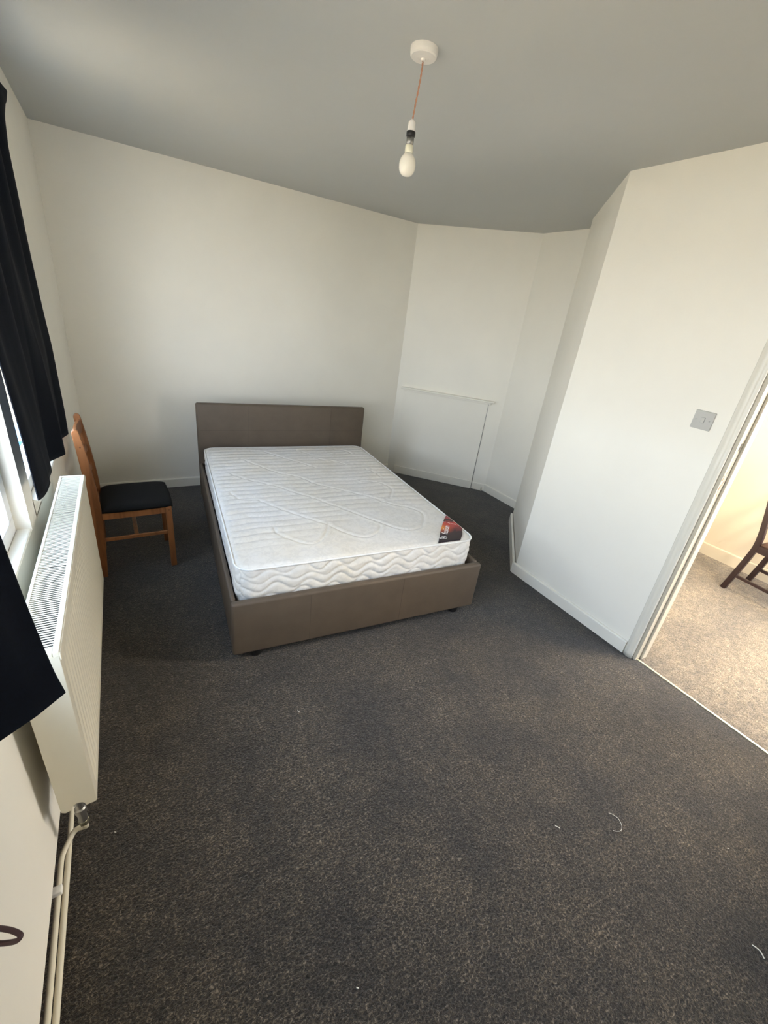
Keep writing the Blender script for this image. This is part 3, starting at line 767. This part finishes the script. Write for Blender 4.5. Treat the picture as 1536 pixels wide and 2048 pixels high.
# seat pad
def cushion(x0, x1, y0, y1, z0, z1, m, parent, name='seat', crown=0.012):
    nu, nv = 26, 26
    u, v = np.meshgrid(np.linspace(-1, 1, nu), np.linspace(-1, 1, nv), indexing='ij')
    top = np.clip(1 - np.abs(u) ** 6, 0, 1) * np.clip(1 - np.abs(v) ** 6, 0, 1)
    U = u * (1 - 0.03 * v * v); V_ = v * (1 - 0.03 * u * u)
    X = (x0 + x1) / 2 + U * (x1 - x0) / 2; Y = (y0 + y1) / 2 + V_ * (y1 - y0) / 2
    zt = z0 + (z1 - z0) * (0.35 + 0.65 * top ** 0.45) + crown * (1 - u * u) * (1 - v * v)
    A_ = np.stack([X, Y, zt], 2).reshape(-1, 3)
    zb_ = np.full_like(zt, z0); B_ = np.stack([X, Y, zb_], 2).reshape(-1, 3)
    F = grid_faces(nu, nv); N_ = nu * nv; idx = np.arange(N_).reshape(nu, nv); faces = [F, F[:, ::-1] + N_]
    for e_ in (idx[:, 0], idx[-1, :], idx[::-1, -1], idx[0, ::-1]):
        faces.append(np.stack([e_[:-1], e_[:-1] + N_, e_[1:] + N_, e_[1:]], 1))
    return npmesh(name, m, np.concatenate([A_, B_]), np.concatenate(faces), parent)
part(cushion(-0.212 - ox, 0.170 - ox, -0.196, 0.196, 0.428, 0.468, M['seat'], pc), 'black fabric padded seat')
for x, z in ((-0.232, 0.47), (-0.236, 0.375), (-0.252, 0.83), (0.142, 0.408)):
    bm = bmesh.new(); lathe(bm, [(0.0045, 0.0), (0.0045, 0.0012)], (x - ox, 2.6775 - 0.0010 - oy, z), 12, 'y'); part(finish(bm, 'screw_plug', M['knot'], pc), 'dark round screw plug')

# ------------------------------------------------------------------ pendant lamp
LX, LY = 1.005, 1.690
lamp = empty('pendant_lamp', (LX, LY, C)); tag(lamp, 'bare bulb hanging on a pinkish flex from a white ceiling rose', 'lamp')
bm = bmesh.new(); lathe(bm, [(0.047, 0.002), (0.0475, -0.003), (0.047, -0.014), (0.0455, -0.021), (0.042, -0.0245), (0.020, -0.026), (0.009, -0.028), (0.007, -0.033)], n=48); finish(bm, 'ceiling_rose', M['rose'], lamp, smooth=False)
bot = Vector((-0.0115, 0.0065, -0.193))
cd = [Vector((0, 0, -0.034)), Vector((-0.001, 0.002, -0.08)), Vector((-0.007, 0.004, -0.14)), bot]
sp_ = smooth_path(cd, 14); bm = bmesh.new()
for ph_ in (0, math.pi):
    tube(bm, [p + Vector((0.0016 * math.cos(i * 0.8 + ph_), 0.0016 * math.sin(i * 0.8 + ph_), 0)) for i, p in enumerate(sp_)], 0.0018, 8)
finish(bm, 'cord', M['cord'], lamp, smooth=True)
tl = Matrix.Translation(bot)
def lp(name, prof, m, n_=28, lb=None):
    bm = bmesh.new(); lathe(bm, prof, n=n_, mtx=tl); o = finish(bm, name, m, lamp, smooth=True)
    if lb: part(o, lb)
    return o
lp('lamp_holder', [(0.004, 0.004), (0.008, 0.0), (0.0125, -0.005), (0.0135, -0.018), (0.0145, -0.032)], M['rose'])
lp('holder_ring', [(0.0155, -0.031), (0.0165, -0.034), (0.016, -0.044), (0.0145, -0.047)], M['black'], lb='black ring')
lp('bulb_cap', [(0.0135, -0.046), (0.0135, -0.060), (0.0128, -0.072)], M['steel'], lb='grey metal cap')
lp('bulb', [(0.0140, -0.094), (0.0165, -0.0965), (0.0225, -0.1025), (0.0275, -0.1105), (0.0303, -0.1205), (0.0310, -0.130), (0.0298, -0.141), (0.0262, -0.150), (0.0205, -0.157), (0.0125, -0.1620), (0.005, -0.1638), (0.001, -0.164)], M['opal'], 36, 'opal white glass bulb')
lp('bulb_neck', [(0.0130, -0.070), (0.0150, -0.0715), (0.0150, -0.090), (0.0138, -0.0945)], M['bulbbase'])

# ------------------------------------------------------------------ light switch
sw = empty('light_switch', (XR, 0.999, 1.3815)); tag(sw, 'square white light switch on the wall left of the doorway', 'switch')
rotx = Matrix.Rotation(R(0.8), 4, 'X')
boxo('plate', M['switch'], (-0.0085, 0.0, -0.0445, 0.0445, -0.0435, 0.0435), sw, 0.0025, mtx=rotx)
boxo('rocker', M['switch'], (-0.0125, -0.006, -0.0085, 0.0085, -0.013, 0.013), sw, 0.0015, mtx=rotx)
bm = bmesh.new(); box(bm, -0.0088, -0.0080, -0.0097, 0.0097, -0.0142, 0.0142); part(finish(bm, 'rocker_gap', M['steel'], sw), 'thin shadow gap round the rocker')
for y in (-0.030, 0.030):
    bm = bmesh.new(); lathe(bm, [(0.0034, 0), (0.0034, -0.0012), (0.002, -0.0016)], (-0.0083, y, 0), 14, 'x'); part(finish(bm, 'screw', M['steel'], sw), 'dark screw head')

# ------------------------------------------------------------------ doorway
dy = 0.835; dtop = 2.03
dr = empty('door_1', (XR, dy, 0)); structure(dr, 'cream painted door frame with worn latch side, opening to the next room', 'door frame')
def dpart(name, a, m, bev=0.0, seg=2): return boxo(name, m, a, dr, bev, seg)
# architrave profile, room side: three stepped rounds
def architrave(xs, sgn):
    prof = [(0.000, 0.0), (0.000, 0.012), (0.010, 0.015), (0.016, 0.013), (0.020, 0.0175), (0.034, 0.019), (0.044, 0.017), (0.050, 0.013), (0.058, 0.0125), (0.064, 0.009), (0.066, 0.0)]
    bm = bmesh.new()
    nz_ = 60; rings = []
    for k in range(nz_ + 1):
        z = (dtop + 0.06) * k / nz_
        w_ = 0.0007 * math.sin(k * 1.7) + 0.0006 * math.sin(k * 0.63)
        rings.append([bm.verts.new((xs + sgn * (h + w_ * (h > 0)), 0.002 + y * 0.82, z)) for y, h in prof])
    for a, b in zip(rings, rings[1:]):
        for i in range(len(prof) - 1): bm.faces.new((a[i], a[i + 1], b[i + 1], b[i]))
    bm.faces.new(rings[0]); bm.faces.new(rings[-1])
    o = finish(bm, 'architrave', M['architrave'], dr, smooth=True); return o
architrave(0.0, -1); architrave(0.14, 1)
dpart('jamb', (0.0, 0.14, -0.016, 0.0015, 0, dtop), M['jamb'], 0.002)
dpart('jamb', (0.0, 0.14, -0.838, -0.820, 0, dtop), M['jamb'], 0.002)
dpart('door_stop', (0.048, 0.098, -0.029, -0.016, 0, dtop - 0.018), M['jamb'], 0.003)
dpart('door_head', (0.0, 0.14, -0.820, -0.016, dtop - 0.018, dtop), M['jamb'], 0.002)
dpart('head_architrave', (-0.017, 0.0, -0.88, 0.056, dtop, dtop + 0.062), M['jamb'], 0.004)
# strike plate with its dark hole
sk = boxo('strike_plate', M['brass'], (0.006, 0.040, -0.0175, -0.0155, 1.274, 1.330), dr, 0.0008); part(sk, 'dull brass strike plate')
boxo('latch_hole', M['dark'], (0.018, 0.031, -0.0181, -0.0168, 1.282, 1.318), sk)
boxo('strike_lip', M['brass'], (-0.004, 0.008, -0.0172, -0.0145, 1.286, 1.324), sk, 0.0008)
# worn places and a crack in the paint of the jamb
def chip(pts):
    bm = bmesh.new(); prism(bm, pts, -0.0163, -0.0158, 'y'); part(finish(bm, 'paint_chip', M['chip'], dr), 'bare brown patch in the cream paint')
chip([(0.012, 1.085), (0.017, 1.07), (0.020, 1.095), (0.026, 1.112), (0.029, 1.128), (0.025, 1.13), (0.020, 1.108), (0.014, 1.10), (0.010, 1.118), (0.008, 1.112)])
chip([(0.006, 1.135), (0.010, 1.128), (0.014, 1.14), (0.013, 1.158), (0.009, 1.162), (0.006, 1.15)])
chip([(0.022, 1.065), (0.026, 1.058), (0.024, 1.048), (0.020, 1.052)])
bm = bmesh.new()
for z0_, z1_ in ((1.165, 1.274), (1.40, 1.60)):
    zs_ = np.linspace(z0_, z1_, 14); xs_ = 0.0215 + 0.0012 * np.sin(zs_ * 90); wd = 0.0007 + 0.0009 * (rng.random(14) > 0.5)
    prism(bm, [(x - w_, z) for x, w_, z in zip(xs_, wd, zs_)] + [(x + w_, z) for x, w_, z in list(zip(xs_, wd, zs_))[::-1]], -0.0163, -0.0158, 'y')
part(finish(bm, 'paint_crack', M['chip'], dr), 'thin brown crack down the jamb')
ts = empty('trim_1', (XR + 0.016, 0.0, 0.0)); structure(ts, 'thin pale metal threshold strip between the two carpets', 'threshold')
bm = bmesh.new(); box(bm, 0.000, 0.011, -0.0, 0.817, -0.01, 0.006); finish(bm, 'strip', M['alu'], ts, bevel=0.0025)
for y in (0.06, 0.32, 0.58, 0.76):
    bm = bmesh.new(); lathe(bm, [(0.002, 0), (0.002, 0.001)], (0.0055, y, 0.0058), 10); finish(bm, 'screw', M['steel'], ts)
boxo('carpet_gap', M['dark'], (0.011, 0.0145, 0.0, 0.80, -0.02, -0.002), ts)

# ------------------------------------------------------------------ chair in the next room
dc = empty('dark_wooden_chair', (4.155, 0.97, 0), R(-6)); tag(dc, 'dark mahogany chair with a brown seat in the next room', 'chair')
def yz_leg(x, pts, wid=0.034):
    P_ = smooth_path([Vector((0, p[0], p[1])) for p in pts], 5); bm = bmesh.new(); rings = []
    for i, p in enumerate(P_):
        h_ = 0.019
        rings.append([bm.verts.new((x + a * wid / 2, p.y + b * h_, p.z)) for a, b in ((-1, -1), (1, -1), (1, 1), (-1, 1))])
    for a, b in zip(rings, rings[1:]):
        for i in range(4): bm.faces.new((a[i], a[(i + 1) % 4], b[(i + 1) % 4], b[i]))
    bm.faces.new(rings[0]); bm.faces.new(rings[-1]); return finish(bm, 'leg', M['darkwood'], dc, bevel=0.005)
for x in (-0.175, 0.175):
    yz_leg(x, [(0.035, 0), (0.008, 0.15), (-0.020, 0.32), (-0.030, 0.44), (-0.010, 0.60), (0.03, 0.80), (0.075, 0.98)])
    yz_leg(x * 1.12, [(-0.42, 0.0), (-0.42, 0.2), (-0.42, 0.43)])
    boxo('side_rail', M['darkwood'], (x - 0.011, x + 0.011, -0.41, -0.03, 0.375, 0.43), dc, 0.003)
    boxo('stretcher', M['darkwood'], (x - 0.009, x + 0.009, -0.415, 0.005, 0.125, 0.150), dc, 0.004)
boxo('cross_stretcher', M['darkwood'], (-0.17, 0.17, -0.22, -0.20, 0.127, 0.148), dc, 0.004)
boxo('front_rail', M['darkwood'], (-0.19, 0.19, -0.43, -0.41, 0.375, 0.43), dc, 0.003)
boxo('rear_rail', M['darkwood'], (-0.16, 0.16, -0.04, -0.02, 0.375, 0.43), dc, 0.003)
for z0_, z1_, y in ((0.62, 0.68, 0.0), (0.76, 0.82, 0.03), (0.90, 0.97, 0.06)):
    boxo('back_slat', M['darkwood'], (-0.16, 0.16, y - 0.009, y + 0.009, z0_, z1_), dc, 0.004)
part(cushion(-0.185, 0.185, -0.44, -0.045, 0.430, 0.475, M['brownseat'], dc), 'brown upholstered seat')

hcl = empty('added_ceiling_light', (3.25, 0.15, C)); tag(hcl, 'added round ceiling light, out of view, brightening the next room and doorway', 'ceiling light')  # unseen lamp added to throw warm light through the doorway
bm = bmesh.new(); lathe(bm, [(0.20, 0.0), (0.20, -0.02), (0.19, -0.025)], n=40); finish(bm, 'base', M['white_plastic'], hcl)
dm = mat('added glowing diffuser', (0.9, 0.85, 0.75), 0.5); db = dm.node_tree.nodes['Principled BSDF']
db.inputs['Emission Color'].default_value = (1.0, 0.84, 0.62, 1); db.inputs['Emission Strength'].default_value = HALL_ADDED_LAMP_POWER
bm = bmesh.new(); lathe(bm, [(0.185, -0.025), (0.17, -0.045), (0.12, -0.062), (0.05, -0.070), (0.002, -0.071)], n=40); finish(bm, 'diffuser', dm, hcl, smooth=True)

# ------------------------------------------------------------------ fluff on the carpet
def thread(name, label, pts, r):
    o = tubeo(name, M['thread'], smooth_path(pts, 5), r, None, 6); tag(o, label, 'lint'); return o
thread('thread_curl', 'pale curled thread lying on the carpet at the right', [(1.440, 0.345, .004), (1.447, 0.336, .006), (1.455, 0.315, .006), (1.445, 0.293, .005), (1.425, 0.283, .004), (1.405, 0.290, .004), (1.398, 0.297, .003)], 0.0007)
thread('thread_snippet', 'short white thread snippet left of the pale curled thread', [(1.203, 0.410, .004), (1.209, 0.400, .005), (1.212, 0.395, .004)], 0.0011)
thread('thread_sliver', 'pale tapered sliver on the carpet at the lower right edge', [(1.503, -0.118, .004), (1.507, -0.136, .006), (1.500, -0.152, .003)], 0.0016)
thread('thread_fleck', 'tiny white fleck on the carpet in front of the bed foot', [(0.500, 1.279, .004), (0.505, 1.270, .005)], 0.0014)
thread('carpet_crumb', 'white crumb on the carpet at the bottom of the view', [(0.353, 0.377, .003), (0.357, 0.373, .004)], 0.0014)
thread('carpet_crumb', 'white crumb on the carpet beside the radiator valve', [(-0.203, 1.072, .003), (-0.199, 1.068, .004)], 0.0018)
thread('carpet_crumb', 'white crumb on the carpet below the threshold strip', [(1.753, 0.057, .003), (1.757, 0.053, .004)], 0.0012)
